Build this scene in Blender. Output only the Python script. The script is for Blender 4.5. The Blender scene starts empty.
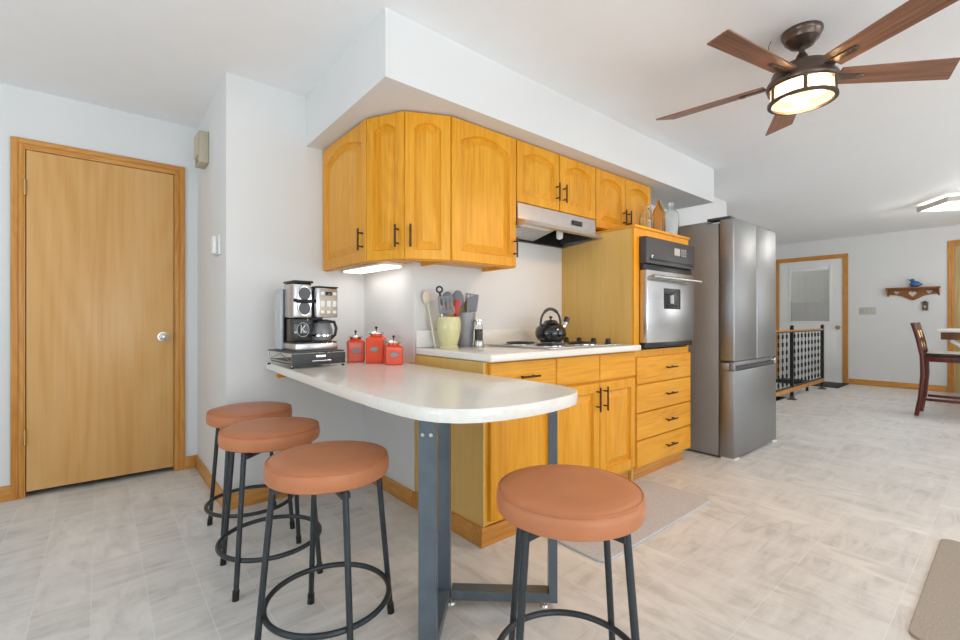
import bpy, bmesh, math, random
from mathutils import Vector, Matrix
random.seed(7)
PI = math.pi
SC = bpy.context.scene
COL = SC.collection

# ------------------------------------------------------------------ camera
cam_d = bpy.data.cameras.new('camera')
cam_d.sensor_width = 36.0
cam_d.lens = 453.0 / 960.0 * 36.0
cam_d.clip_start = 0.02
cam = bpy.data.objects.new('camera', cam_d)
cam.location = (0, 0, 1.055)
cam.rotation_euler = (PI / 2, 0, math.atan2(540, 453) - PI / 2)
COL.objects.link(cam)
SC.camera = cam

# ------------------------------------------------------------------ view, world, big lights
SC.view_settings.view_transform = 'Standard'
SC.view_settings.look = 'None'
SC.view_settings.gamma = 1.0
SC.view_settings.use_curve_mapping = False
SC.view_settings.exposure = 0.06
w = bpy.data.worlds.new('daylight'); SC.world = w; w.use_nodes = True
bg = w.node_tree.nodes['Background']
bg.inputs[0].default_value = (0.86, 0.93, 1.0, 1); bg.inputs[1].default_value = 1.2

def area(name, loc, rot, sx, sy, power, color=(1, 1, 1), spread=PI):
    d = bpy.data.lights.new(name, 'AREA'); d.shape = 'RECTANGLE'; d.size = sx; d.size_y = sy
    d.energy = power; d.color = color; d.spread = spread
    o = bpy.data.objects.new(name, d); o.location = loc; o.rotation_euler = rot
    COL.objects.link(o); return o
# daylight coming in through the windows of the right-hand and rear walls
def facing(v): return Vector(v).to_track_quat('-Z', 'Y').to_euler()
area('window_daylight', (0.3, -3.62, 1.25), facing((0, 1, .15)), 3.4, 2.1, 46, (0.88, 0.95, 1.0))
area('window_daylight', (5.2, -3.62, 1.25), facing((0, 1, .15)), 3.2, 2.1, 32, (0.96, 0.97, 1.0))
area('window_daylight', (-3.12, 0.6, 1.3), facing((1, 0, .45)), 2.6, 1.7, 12, (0.84, 0.92, 1.0))
area('window_daylight', (9.75, -1.95, 1.42), facing((-1, 0, 0)), 1.5, 1.3, 16, (1.0, 0.98, 0.95))
# added lamps outside, aimed up through the windows to brighten the ceiling
area('ceiling_fill', (0.3, -4.7, .02), facing((0, .8, 1)), 3.6, 1.6, 124, (0.88, 0.95, 1.0))
area('ceiling_fill', (5.2, -4.7, .02), facing((0, .8, 1)), 3.4, 1.6, 105, (0.96, 0.97, 1.0))
area('ceiling_fill', (-4.2, 0.6, .25), facing((.8, 0, 1)), 2.6, 1.4, 130, (0.84, 0.93, 1.0))

# ------------------------------------------------------------------ helpers
class MB:
    def __init__(s): s.bm = bmesh.new(); s.mi = 0
    def _merge(s, t, M=None):
        me = bpy.data.meshes.new('t'); t.to_mesh(me); t.free()
        if M is not None: me.transform(M)
        n = len(s.bm.faces); s.bm.from_mesh(me); bpy.data.meshes.remove(me)
        s.bm.faces.ensure_lookup_table()
        for f in s.bm.faces[n:]: f.material_index = s.mi
    def box(s, x0, x1, y0, y1, z0, z1, bev=0.0, seg=2, M=None):
        t = bmesh.new(); bmesh.ops.create_cube(t, size=1)
        for v in t.verts:
            v.co = Vector((x0 + (v.co.x + .5) * (x1 - x0), y0 + (v.co.y + .5) * (y1 - y0), z0 + (v.co.z + .5) * (z1 - z0)))
        if bev > 0:
            bmesh.ops.bevel(t, geom=t.edges[:], offset=bev, segments=seg, profile=.5, affect='EDGES', clamp_overlap=True)
            if seg > 1:
                for f in t.faces: f.smooth = True
        s._merge(t, M); return s
    def cyl(s, p0, p1, r, r2=None, seg=20, M=None):
        p0, p1 = Vector(p0), Vector(p1); d = p1 - p0; t = bmesh.new()
        bmesh.ops.create_cone(t, cap_ends=True, segments=seg, radius1=r, radius2=r if r2 is None else r2, depth=d.length)
        R = d.to_track_quat('Z', 'Y').to_matrix().to_4x4(); R.translation = (p0 + p1) / 2
        for f in t.faces: f.smooth = len(f.verts) == 4
        t.transform(R); s._merge(t, M); return s
    def sph(s, c, rx, ry=None, rz=None, seg=20, M=None):
        t = bmesh.new(); bmesh.ops.create_uvsphere(t, u_segments=seg, v_segments=max(8, seg // 2), radius=1)
        ry = rx if ry is None else ry; rz = rx if rz is None else rz
        for v in t.verts: v.co = Vector((c[0] + v.co.x * rx, c[1] + v.co.y * ry, c[2] + v.co.z * rz))
        for f in t.faces: f.smooth = True
        s._merge(t, M); return s
    def lathe(s, prof, c=(0, 0, 0), seg=40, M=None, sx=1, sy=1):
        t = bmesh.new(); rings = []
        for r, z in prof:
            if r < 1e-6: rings.append([t.verts.new((c[0], c[1], c[2] + z))])
            else: rings.append([t.verts.new((c[0] + r * sx * math.cos(2 * PI * k / seg), c[1] + r * sy * math.sin(2 * PI * k / seg), c[2] + z)) for k in range(seg)])
        for a, b in zip(rings, rings[1:]):
            for k in range(seg):
                k2 = (k + 1) % seg
                if len(a) == 1 and len(b) == 1: continue
                if len(a) == 1: f = t.faces.new((a[0], b[k2], b[k]))
                elif len(b) == 1: f = t.faces.new((a[k], a[k2], b[0]))
                else: f = t.faces.new((a[k], a[k2], b[k2], b[k]))
                f.smooth = True
        for f in t.faces: f.smooth = True
        bmesh.ops.recalc_face_normals(t, faces=t.faces[:])
        s._merge(t, M); return s
    def tube(s, pts, r, seg=10, closed=False, M=None, radii=None, sq=1.0):
        pts = [Vector(p) for p in pts]; n = len(pts); t = bmesh.new(); rings = []; up = None
        for i, p in enumerate(pts):
            if closed: d = pts[(i + 1) % n] - pts[i - 1]
            else: d = pts[min(i + 1, n - 1)] - pts[max(i - 1, 0)]
            d.normalize()
            if up is None:
                up = Vector((0, 0, 1)) if abs(d.z) < .9 else Vector((1, 0, 0))
            up = (up - d * up.dot(d)).normalized(); sd = d.cross(up); rr = r if radii is None else radii[i]
            rings.append([t.verts.new(p + (up * math.cos(2 * PI * k / seg) * sq + sd * math.sin(2 * PI * k / seg)) * rr) for k in range(seg)])
        m = n if closed else n - 1
        for i in range(m):
            a, b = rings[i], rings[(i + 1) % n]
            for k in range(seg):
                f = t.faces.new((a[k], b[k], b[(k + 1) % seg], a[(k + 1) % seg])); f.smooth = True
        if not closed:
            t.faces.new(rings[0]); t.faces.new(rings[-1][::-1])
        bmesh.ops.recalc_face_normals(t, faces=t.faces[:])
        s._merge(t, M); return s
    def prism(s, pts, z0, z1, bev=0.0, seg=2, M=None, smooth=False):
        t = bmesh.new(); a = [t.verts.new((x, y, z0)) for x, y in pts]; b = [t.verts.new((x, y, z1)) for x, y in pts]
        t.faces.new(a[::-1]); t.faces.new(b); n = len(a)
        for i in range(n):
            f = t.faces.new((a[i], a[(i + 1) % n], b[(i + 1) % n], b[i])); f.smooth = smooth
        bmesh.ops.recalc_face_normals(t, faces=t.faces[:])
        if bev > 0:
            es = [e for e in t.edges if abs(e.verts[0].co.z - e.verts[1].co.z) < 1e-6]
            bmesh.ops.bevel(t, geom=es, offset=bev, segments=seg, profile=.5, affect='EDGES', clamp_overlap=True)
        s._merge(t, M); return s
    def quad(s, *pts):
        vs = [s.bm.verts.new(p) for p in pts]; f = s.bm.faces.new(vs); f.material_index = s.mi; return s
    def build(s, name, mat, parent=None, loc=(0, 0, 0), rz=0, rot=None):
        for e in s.bm.edges:
            if len(e.link_faces) == 2 and e.calc_face_angle(0) > 0.7: e.smooth = False
        me = bpy.data.meshes.new(name); s.bm.to_mesh(me); s.bm.free()
        for m in (mat if isinstance(mat, (list, tuple)) else [mat]): me.materials.append(m)
        o = bpy.data.objects.new(name, me); o.location = loc
        o.rotation_euler = rot if rot else (0, 0, rz); COL.objects.link(o)
        if parent: o.parent = parent
        return o

def tag(o, label=None, cat=None, group=None, kind=None):
    if label: o['label'] = label
    if cat: o['category'] = cat
    if group: o['group'] = group
    if kind: o['kind'] = kind
    return o
def thing(name, label, cat, loc=(0, 0, 0), rz=0, group=None):
    o = bpy.data.objects.new(name, None); o.empty_display_size = .1
    o.location = loc; o.rotation_euler = (0, 0, rz); COL.objects.link(o)
    return tag(o, label, cat, group)
def struct(name, mb, mat, **k): return tag(mb.build(name, mat, **k), kind='structure')
def dup(root, loc, rz, label, group=None):
    r = root.copy(); COL.objects.link(r); r.location = loc; r.rotation_euler = (0, 0, rz); r['label'] = label
    if group: r['group'] = group
    def rec(a, b):
        for ch in list(a.children):
            c = ch.copy(); COL.objects.link(c); c.parent = b; rec(ch, c)
    rec(root, r); return r
def curve_mesh(kind, data, depth, bev=0.0):
    """mesh of a filled 2-D outline (holes allowed) or of a letter"""
    if kind == 'text':
        c = bpy.data.curves.new('t', 'FONT'); c.body = data; c.align_x = 'CENTER'; c.align_y = 'CENTER'; c.size = 1
    else:
        c = bpy.data.curves.new('t', 'CURVE'); c.dimensions = '2D'; c.fill_mode = 'BOTH'
        for pts in data:
            sp = c.splines.new('POLY'); sp.points.add(len(pts) - 1); sp.use_cyclic_u = True
            for p, q in zip(sp.points, pts): p.co = (q[0], q[1], 0, 1)
    c.extrude = depth / 2; o = bpy.data.objects.new('t', c); me = bpy.data.meshes.new_from_object(o)
    bpy.data.objects.remove(o); bpy.data.curves.remove(c); return me
def add_mesh(mb, me, M):
    t = bmesh.new(); t.from_mesh(me); bpy.data.meshes.remove(me); mb._merge(t, M)

# ------------------------------------------------------------------ materials
def nt(name):
    m = bpy.data.materials.new(name); m.use_nodes = True
    return m, m.node_tree.nodes, m.node_tree.links, m.node_tree.nodes['Principled BSDF']
def mat(name, col, rough=.5, metal=0., spec=.5, noise=0.0, nscale=8., bump=0.0, bscale=200., coat=0., trans=0., ior=1.45, sheen=0., stretch=(1, 1, 1)):
    m, N, L, P = nt(name)
    P.inputs['Base Color'].default_value = (*col, 1); P.inputs['Roughness'].default_value = rough
    P.inputs['Metallic'].default_value = metal; P.inputs['Specular IOR Level'].default_value = spec
    P.inputs['Coat Weight'].default_value = coat; P.inputs['Transmission Weight'].default_value = trans; P.inputs['IOR'].default_value = ior
    P.inputs['Sheen Weight'].default_value = sheen
    tc = N.new('ShaderNodeTexCoord'); mp = N.new('ShaderNodeMapping'); mp.inputs['Scale'].default_value = stretch
    L.new(tc.outputs['Object'], mp.inputs['Vector'])
    if noise > 0:
        n = N.new('ShaderNodeTexNoise'); n.inputs['Scale'].default_value = nscale; n.inputs['Detail'].default_value = 4
        L.new(mp.outputs[0], n.inputs['Vector'])
        r = N.new('ShaderNodeMapRange'); r.inputs['From Min'].default_value = .3; r.inputs['From Max'].default_value = .7
        r.inputs['To Min'].default_value = 1 - noise; r.inputs['To Max'].default_value = 1 + noise
        L.new(n.outputs['Fac'], r.inputs['Value'])
        mx = N.new('ShaderNodeMix'); mx.data_type = 'RGBA'; mx.blend_type = 'MULTIPLY'; mx.inputs['Factor'].default_value = 1
        mx.inputs['A'].default_value = (*col, 1); L.new(r.outputs[0], mx.inputs['B']); L.new(mx.outputs['Result'], P.inputs['Base Color'])
    if bump > 0:
        n = N.new('ShaderNodeTexNoise'); n.inputs['Scale'].default_value = bscale; n.inputs['Detail'].default_value = 3
        L.new(mp.outputs[0], n.inputs['Vector'])
        b = N.new('ShaderNodeBump'); b.inputs['Strength'].default_value = bump; b.inputs['Distance'].default_value = .002
        L.new(n.outputs['Fac'], b.inputs['Height']); L.new(b.outputs[0], P.inputs['Normal'])
    return m
def emit(name, col, s):
    m, N, L, P = nt(name); P.inputs['Base Color'].default_value = (*col, 1)
    P.inputs['Emission Color'].default_value = (*col, 1); P.inputs['Emission Strength'].default_value = s; return m
def wood(name, c_dark, c_mid, c_light, axis='z', rough=.34, scale=1.0, coat=.05, cath=.5, fine=1.0):
    m, N, L, P = nt(name)
    tc = N.new('ShaderNodeTexCoord'); oi = N.new('ShaderNodeObjectInfo')
    va = N.new('ShaderNodeVectorMath'); va.operation = 'MULTIPLY_ADD'
    cmb = N.new('ShaderNodeCombineXYZ')
    for k in ('X', 'Y', 'Z'): L.new(oi.outputs['Random'], cmb.inputs[k])
    va.inputs[1].default_value = (7.3, 5.1, 9.7); L.new(cmb.outputs[0], va.inputs[0]); L.new(tc.outputs['Object'], va.inputs[2])
    def mapped(a, b):
        mp = N.new('ShaderNodeMapping'); sc = [a * scale] * 3; sc['xyz'.index(axis)] = b * scale
        mp.inputs['Scale'].default_value = sc; L.new(va.outputs[0], mp.inputs['Vector']); return mp.outputs[0]
    n1 = N.new('ShaderNodeTexNoise'); n1.inputs['Scale'].default_value = 1; n1.inputs['Detail'].default_value = 5; n1.inputs['Roughness'].default_value = .65
    L.new(mapped(85, 2.6), n1.inputs['Vector'])
    n2 = N.new('ShaderNodeTexNoise'); n2.inputs['Scale'].default_value = 1; n2.inputs['Detail'].default_value = 2
    L.new(mapped(7, .8), n2.inputs['Vector'])
    # cathedral figure: rings of a slow noise field
    n3 = N.new('ShaderNodeTexNoise'); n3.inputs['Scale'].default_value = 1; n3.inputs['Detail'].default_value = 1
    L.new(mapped(4.5, .75), n3.inputs['Vector'])
    mu = N.new('ShaderNodeMath'); mu.operation = 'MULTIPLY'; mu.inputs[1].default_value = 95; L.new(n3.outputs['Fac'], mu.inputs[0])
    sn = N.new('ShaderNodeMath'); sn.operation = 'SINE'; L.new(mu.outputs[0], sn.inputs[0])
    a1 = N.new('ShaderNodeMath'); a1.operation = 'MULTIPLY_ADD'; a1.inputs[1].default_value = .10 * cath; L.new(sn.outputs[0], a1.inputs[0])
    fn_ = N.new('ShaderNodeMath'); fn_.operation = 'MULTIPLY_ADD'; fn_.inputs[1].default_value = fine; fn_.inputs[2].default_value = .5 - .5 * fine
    L.new(n1.outputs['Fac'], fn_.inputs[0]); L.new(fn_.outputs[0], a1.inputs[2])
    a2 = N.new('ShaderNodeMath'); a2.operation = 'MULTIPLY_ADD'; a2.inputs[1].default_value = .55; L.new(n2.outputs['Fac'], a2.inputs[0]); L.new(a1.outputs[0], a2.inputs[2])
    cr = N.new('ShaderNodeValToRGB'); e = cr.color_ramp.elements
    e[0].position = .52; e[0].color = (*c_dark, 1); e[1].position = 1.0; e[1].color = (*c_light, 1)
    k = e.new(.74); k.color = (*c_mid, 1)
    L.new(a2.outputs[0], cr.inputs['Fac']); L.new(cr.outputs[0], P.inputs['Base Color'])
    P.inputs['Roughness'].default_value = rough; P.inputs['Coat Weight'].default_value = coat; P.inputs['Coat Roughness'].default_value = .25; P.inputs['Specular IOR Level'].default_value = .34
    b = N.new('ShaderNodeBump'); b.inputs['Strength'].default_value = .12; b.inputs['Distance'].default_value = .001
    L.new(n1.outputs['Fac'], b.inputs['Height']); L.new(b.outputs[0], P.inputs['Normal'])
    return m

OAK = ((.62, .245, .010), (.74, .325, .016), (.82, .395, .034))
M_oak = wood('honey_oak', *OAK)
M_oakx = wood('honey_oak_across', *OAK, axis='x')
M_oaky = wood('honey_oak_along', *OAK, axis='y')
M_oakp = wood('oak_veneer_shaded', (.62, .38, .10), (.70, .44, .13), (.75, .49, .165), cath=.2, fine=.7)  # side veneer, with the duller, cooler shading of the sides put into its colour
M_dooro = wood('birch_door', (.58, .28, .075), (.68, .38, .13), (.74, .46, .21), scale=.45, cath=.35, rough=.28, fine=.45)
M_trim = wood('oak_trim', (.46, .18, .03), (.60, .26, .05), (.68, .34, .09), rough=.4)
M_trimx = wood('oak_trim_x', (.46, .18, .03), (.60, .26, .05), (.68, .34, .09), axis='x', rough=.4)
M_trimy = wood('oak_trim_y', (.46, .18, .03), (.60, .26, .05), (.68, .34, .09), axis='y', rough=.4)
M_blade = wood('walnut_blade', (.13, .058, .032), (.215, .10, .056), (.31, .155, .09), axis='x', rough=.4, scale=.8)
M_cherry = wood('cherry_dark', (.05, .008, .006), (.10, .016, .012), (.17, .035, .022), rough=.3)
M_shelfw = wood('shelf_wood', (.18, .06, .012), (.28, .10, .022), (.36, .15, .04), axis='y', rough=.4)
M_wall = mat('wall_paint', (.745, .745, .735), .6, noise=.012, nscale=1.5, bump=.03, bscale=260)
M_ceil = mat('ceiling_paint', (.90, .905, .91), .7, noise=.008, bump=.05, bscale=180)
M_white = mat('white_paint', (.82, .82, .80), .35, noise=.01)
M_lam = mat('white_laminate', (.82, .80, .74), .16, noise=.035, nscale=60, spec=.5)
M_black = mat('black_metal', (.022, .024, .027), .38, metal=.5, noise=.1, nscale=30)
M_stool = mat('gunmetal_tube', (.05, .058, .064), .33, metal=.55, noise=.1, nscale=20)
M_steelb = mat('blue_grey_steel', (.12, .15, .175), .36, metal=.35, noise=.12, nscale=14)
M_bronze = mat('bronze_handle', (.075, .045, .028), .35, metal=.8, noise=.15, nscale=60)
M_fan = mat('fan_bronze', (.13, .095, .075), .32, metal=.75, noise=.1, nscale=20)
M_leather = mat('tan_leather', (.53, .20, .088), .42, noise=.07, nscale=9, bump=.10, bscale=160, spec=.45)
M_ss = mat('brushed_steel', (.60, .60, .60), .27, metal=1, noise=.05, nscale=1, stretch=(3, 3, 260), bump=.015, bscale=1)
M_ssd = mat('fridge_steel', (.33, .335, .34), .40, metal=1, noise=.04, nscale=1, stretch=(3, 3, 220))
M_fside = mat('fridge_side', (.27, .255, .24), .40, metal=.15, noise=.03, nscale=40)
M_hood = mat('hood_steel', (.62, .58, .55), .33, metal=.9, noise=.04, nscale=20)
M_chrome = mat('chrome', (.75, .75, .76), .1, metal=1, noise=.02)
M_blk = mat('black_plastic', (.013, .013, .014), .3, noise=.1, nscale=30)
M_blkg = mat('black_gloss', (.012, .013, .015), .08, noise=.1, nscale=10, coat=.5)
M_dgrey = mat('dark_grey_plastic', (.055, .056, .06), .4, noise=.06, nscale=25)
M_grey = mat('grey_plastic', (.30, .31, .32), .45, noise=.05)
M_glass = mat('clear_glass', (.93, .96, .95), .02, trans=1, ior=1.35, noise=.01)
M_amber = mat('amber_glass', (.95, .62, .28), .03, trans=1, ior=1.35, noise=.02)
M_red = mat('red_enamel', (.80, .075, .016), .25, noise=.08, nscale=16, coat=.15)
M_brass = mat('brass', (.55, .38, .14), .25, metal=1, noise=.06)
M_nickel = mat('satin_nickel', (.62, .60, .56), .25, metal=1, noise=.04)
M_mat1 = mat('grey_mat', (.56, .55, .555), .85, noise=.10, nscale=120, bump=.3, bscale=220)
M_mat2 = mat('beige_mat', (.40, .355, .30), .9, noise=.14, nscale=160, bump=.4, bscale=260)
M_dark = mat('dark_carpet_and_gap', (.018, .018, .02), .9, noise=.3, nscale=80)  # stair carpet, also the light-blocking sheet behind the wooden door
M_beigep = mat('aged_beige_plastic', (.50, .44, .32), .5, noise=.05)
M_cry = mat('yellow_glaze', (.66, .62, .33), .16, noise=.06, nscale=10, coat=.4)
M_crg = mat('grey_glaze', (.30, .30, .32), .3, noise=.1, nscale=12, coat=.2)
M_sil = mat('grey_silicone', (.19, .20, .22), .5, noise=.06)
M_uwood = mat('utensil_wood', (.42, .24, .12), .6, noise=.15, nscale=30)
M_redp = mat('red_silicone', (.52, .035, .03), .4, noise=.06)
M_olive = mat('olive_silicone', (.30, .26, .03), .4, noise=.06)
M_cream = mat('cream_plastic', (.72, .66, .52), .4, noise=.05)
M_blue = mat('blue_glaze', (.03, .14, .33), .2, noise=.25, nscale=18, coat=.5)
M_cush = mat('beige_cushion', (.48, .43, .37), .9, noise=.1, nscale=60, bump=.2)
M_filter = mat('mesh_filter', (.52, .53, .52), .4, metal=.6, noise=.35, nscale=140)
M_porch = mat('porch_siding', (.50, .46, .40), .7, noise=.06, nscale=2.5, stretch=(1, 14, .4))
M_tube = emit('tube_light', (1, .97, .90), 2.2)
M_bulb = emit('warm_bulb', (1.0, .76, .46), 40.0)
M_ceill = emit('ceiling_lamp_lens', (1, .97, .93), 6.0)
M_disp = mat('display', (.42, .42, .39), .25, noise=.05)
M_lampgl = mat('ribbed_lamp_glass', (1, .95, .86), .3, trans=1, ior=1.3, bump=.8, bscale=45, noise=.02)

_p = M_lampgl.node_tree.nodes['Principled BSDF']; _p.inputs['Emission Color'].default_value = (1, .84, .58, 1); _p.inputs['Emission Strength'].default_value = .45

def floor_material():
    m, N, L, P = nt('vinyl_tile')
    tc = N.new('ShaderNodeTexCoord')
    mp = N.new('ShaderNodeMapping'); mp.inputs['Location'].default_value = (-.14, -.29, 0); L.new(tc.outputs['Object'], mp.inputs['Vector'])
    br = N.new('ShaderNodeTexBrick'); br.offset = 0; br.squash = 1
    br.inputs['Scale'].default_value = 1; br.inputs['Brick Width'].default_value = .3295; br.inputs['Row Height'].default_value = .1648
    br.inputs['Mortar Size'].default_value = .0022; br.inputs['Mortar Smooth'].default_value = .6; br.inputs['Bias'].default_value = 0
    sw = N.new('ShaderNodeMapping'); sw.inputs['Rotation'].default_value = (0, 0, PI / 2); L.new(mp.outputs[0], sw.inputs['Vector'])
    L.new(sw.outputs[0], br.inputs['Vector'])
    br.inputs['Color1'].default_value = (.0, .0, .0, 1); br.inputs['Color2'].default_value = (1, 1, 1, 1); br.inputs['Mortar'].default_value = (.5, .5, .5, 1)
    # two streak directions, chosen per tile patch
    def streak(sx, sy, det=6):
        q = N.new('ShaderNodeMapping'); q.inputs['Scale'].default_value = (sx, sy, 1); L.new(tc.outputs['Object'], q.inputs['Vector'])
        n = N.new('ShaderNodeTexNoise'); n.inputs['Scale'].default_value = 1; n.inputs['Detail'].default_value = det; n.inputs['Roughness'].default_value = .62
        n.inputs['Distortion'].default_value = .6; L.new(q.outputs[0], n.inputs['Vector']); return n.outputs['Fac']
    sA, sB = streak(4, 17), streak(13, 4.5)
    ms = N.new('ShaderNodeMix'); L.new(br.outputs['Color'], ms.inputs['Factor']); L.new(sA, ms.inputs['A']); L.new(sB, ms.inputs['B'])
    big = streak(1.1, 1.1, 2)
    ad = N.new('ShaderNodeMath'); ad.operation = 'MULTIPLY_ADD'; ad.inputs[1].default_value = .45; L.new(big, ad.inputs[0]); L.new(ms.outputs['Result'], ad.inputs[2])
    cr = N.new('ShaderNodeValToRGB'); e = cr.color_ramp.elements
    e[0].position = .56; e[0].color = (.60, .58, .545, 1); e[1].position = .88; e[1].color = (.83, .81, .775, 1)
    k = e.new(.70); k.color = (.73, .71, .675, 1)
    L.new(ad.outputs[0], cr.inputs['Fac'])
    tv = N.new('ShaderNodeMapRange'); tv.inputs['To Min'].default_value = .95; tv.inputs['To Max'].default_value = 1.04; L.new(br.outputs['Color'], tv.inputs['Value'])
    m1 = N.new('ShaderNodeMix'); m1.data_type = 'RGBA'; m1.blend_type = 'MULTIPLY'; m1.inputs['Factor'].default_value = 1
    L.new(cr.outputs[0], m1.inputs['A']); L.new(tv.outputs[0], m1.inputs['B'])
    fm = N.new('ShaderNodeMath'); fm.operation = 'MULTIPLY'; fm.inputs[1].default_value = .55; L.new(br.outputs['Fac'], fm.inputs[0])
    m2 = N.new('ShaderNodeMix'); m2.data_type = 'RGBA'; m2.inputs['B'].default_value = (.87, .86, .83, 1)
    L.new(fm.outputs[0], m2.inputs['Factor']); L.new(m1.outputs['Result'], m2.inputs['A']); L.new(m2.outputs['Result'], P.inputs['Base Color'])
    P.inputs['Roughness'].default_value = .36; P.inputs['Specular IOR Level'].default_value = .4
    return m
M_floor = floor_material()

# ------------------------------------------------------------------ room shell
CH = 2.43                       # ceiling height
XR, XF, YL, YR = -3.0, 9.5, 3.80, -3.5
DX0, DX1, DZ = -.335, .393, 2.065      # door slab
# floor with the stair opening cut out
HX0, HX1, HY0, HY1 = 5.75, 8.0, 2.04, 2.95
f = MB()
def fl(x0, x1, y0, y1): f.box(x0, x1, y0, y1, -.12, 0)
fl(XR, HX0, YR, YL); fl(HX0, HX1, YR, HY0); fl(HX1, XF, YR, YL); fl(HX0, HX1, HY1, YL); fl(DX0 - .02, DX1 + .02, YL, YL + .12); fl(XF, XF + 1.1, .9, 3.6); fl(XF, XF + .14, -.3, .61)
struct('floor', f, M_floor)
struct('ceiling', MB().box(XR, XF, YR, YL, CH, CH + .12), M_ceil)
# back-left wall with the wooden door
wl = MB(); wl.box(XR, DX0 - .02, YL, YL + .12, 0, CH).box(DX1 + .02, .536, YL, YL + .12, 0, CH).box(DX0 - .02, DX1 + .02, YL, YL + .12, DZ + .02, CH)
struct('wall_back', wl, M_wall)
WY = 2.83; WX = 1.36; KY = 2.20
wk = MB().prism([(.536, YL + .12), (.536, WY), (WX, WY), (WX, KY), (5.60, KY), (5.60, 2.98), (5.45, 2.98), (5.45, YL + .12)], 0, CH)
struct('wall_kitchen', wk, M_wall)
struct('wall_stairwell', MB().box(5.45, XF, 2.98, 3.1, -1.8, CH), M_wall)
# far wall with white door and the oak door opening
wf = MB(); T = .14
def wfb(y0, y1, z0, z1): wf.box(XF, XF + T, y0, y1, z0, z1)
wfb(2.835, YL, 0, CH); wfb(1.89, 2.835, 2.10, CH); wfb(.61, 1.89, 0, CH); wfb(-.30, .61, 2.14, CH)
wfb(-1.15, -.30, 0, CH); wfb(-2.75, -1.15, 2.1, CH); wfb(-2.75, -1.15, 0, .75); wfb(YR, -2.75, 0, CH)
struct('wall_far', wf, M_wall)
wr = MB(); wins = [(-1.4, 2.0), (3.6, 6.8)]
xs = [XR]
for a, b in wins:
    wr.box(xs[-1], a, YR - .12, YR, 0, CH); wr.box(a, b, YR - .12, YR, 0, .2); wr.box(a, b, YR - .12, YR, 2.3, CH); xs.append(b)
wr.box(xs[-1], XF + T, YR - .12, YR, 0, CH)
struct('wall_right', wr, M_wall)
we = MB(); we.box(XR - .12, XR, YR - .12, -.7, 0, CH).box(XR - .12, XR, 1.9, YL + .12, 0, CH).box(XR - .12, XR, -.7, 1.9, 0, .45).box(XR - .12, XR, -.7, 1.9, 2.15, CH)
struct('wall_rear', we, M_wall)
# window frames of the unseen walls
def wframe(name, a, b, z0, z1, along):
    m = MB(); p = .05
    def seg(u0, u1, v0, v1):
        if along == 'x': m.box(u0, u1, YR - .08, YR - .03, v0, v1)
        elif along == 'yr': m.box(XR - .08, XR - .03, u0, u1, v0, v1)
        else: m.box(XF + .03, XF + .08, u0, u1, v0, v1)
    seg(a, a + p, z0, z1); seg(b - p, b, z0, z1); seg(a + p, b - p, z0, z0 + p); seg(a + p, b - p, z1 - p, z1)
    mid = (a + b) / 2; seg(mid - p / 2, mid + p / 2, z0 + p, z1 - p)
    return struct(name, m, M_white)
wframe('window_1', -1.4, 2.0, .2, 2.3, 'x'); wframe('window_2', 3.6, 6.8, .2, 2.3, 'x')
wframe('window_3', -.7, 1.9, .45, 2.15, 'yr'); wframe('window_4', -2.75, -1.15, .75, 2.1, 'f')
# soffit over the cabinets
SZ = 2.127
struct('ceiling_soffit', MB().prism([(.976, WY), (.962, 1.794), (4.29, 1.794), (4.29, KY), (WX, KY), (WX, WY)], SZ, CH), M_wall)
# stairs going down behind the railing
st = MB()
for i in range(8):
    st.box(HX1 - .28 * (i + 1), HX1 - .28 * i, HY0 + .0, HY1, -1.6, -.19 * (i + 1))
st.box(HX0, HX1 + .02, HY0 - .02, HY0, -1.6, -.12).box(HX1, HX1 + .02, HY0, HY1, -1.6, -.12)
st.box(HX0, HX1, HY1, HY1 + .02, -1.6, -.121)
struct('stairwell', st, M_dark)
# baseboards
BH = .088; BT = .014
struct('baseboard_back', MB().box(XR, DX0 - .065, YL - BT, YL, 0, BH, .003).box(DX1 + .062, .536 - BT, YL - BT, YL, 0, BH, .003), M_trimx)
struct('baseboard_kitchen', MB().box(.536 - BT, .536, WY - BT, YL, 0, BH, .003), M_trimy)
struct('baseboard_peninsula', MB().box(.536, WX - BT, WY - BT, WY, 0, BH, .003), M_trimx)
struct('baseboard_corner', MB().box(WX - BT, WX, KY + .002, WY, 0, BH, .003), M_trimy)
struct('baseboard_far', MB().box(XF - BT, XF, .69, 1.82, 0, BH, .003), M_trimy)

# ------------------------------------------------------------------ doors
# wooden flush door
t = tag(MB().box(DX0, DX1, YL - .012, YL + .028, .035, DZ, .002).build('door_1', M_dooro), kind='structure')
t['label'] = 'flush birch door with a round nickel knob'
kb = MB(); kx, kz = .333, .94
kb.lathe([(.0, 0), (.032, 0), (.032, .006), (.013, .008), (.011, .028), (.022, .034), (.027, .046), (.024, .058), (.010, .064), (0, .065)], M=Matrix.Translation((kx, YL - .012, kz)) @ Matrix.Rotation(PI / 2, 4, 'X'))
kb.build('door_knob', M_nickel, t)
for hz in (1.84, .36):
    MB().cyl((DX0 - .006, YL - .020, hz - .045), (DX0 - .006, YL - .020, hz + .045), .007, seg=10).build('hinge', M_brass, t)
struct('door_gap_backing', MB().box(DX0 - .02, DX1 + .02, YL + .10, YL + .12, 0, DZ + .02), M_dark)  # dark sheet added behind the door to stop light leaking through its gaps
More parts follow.
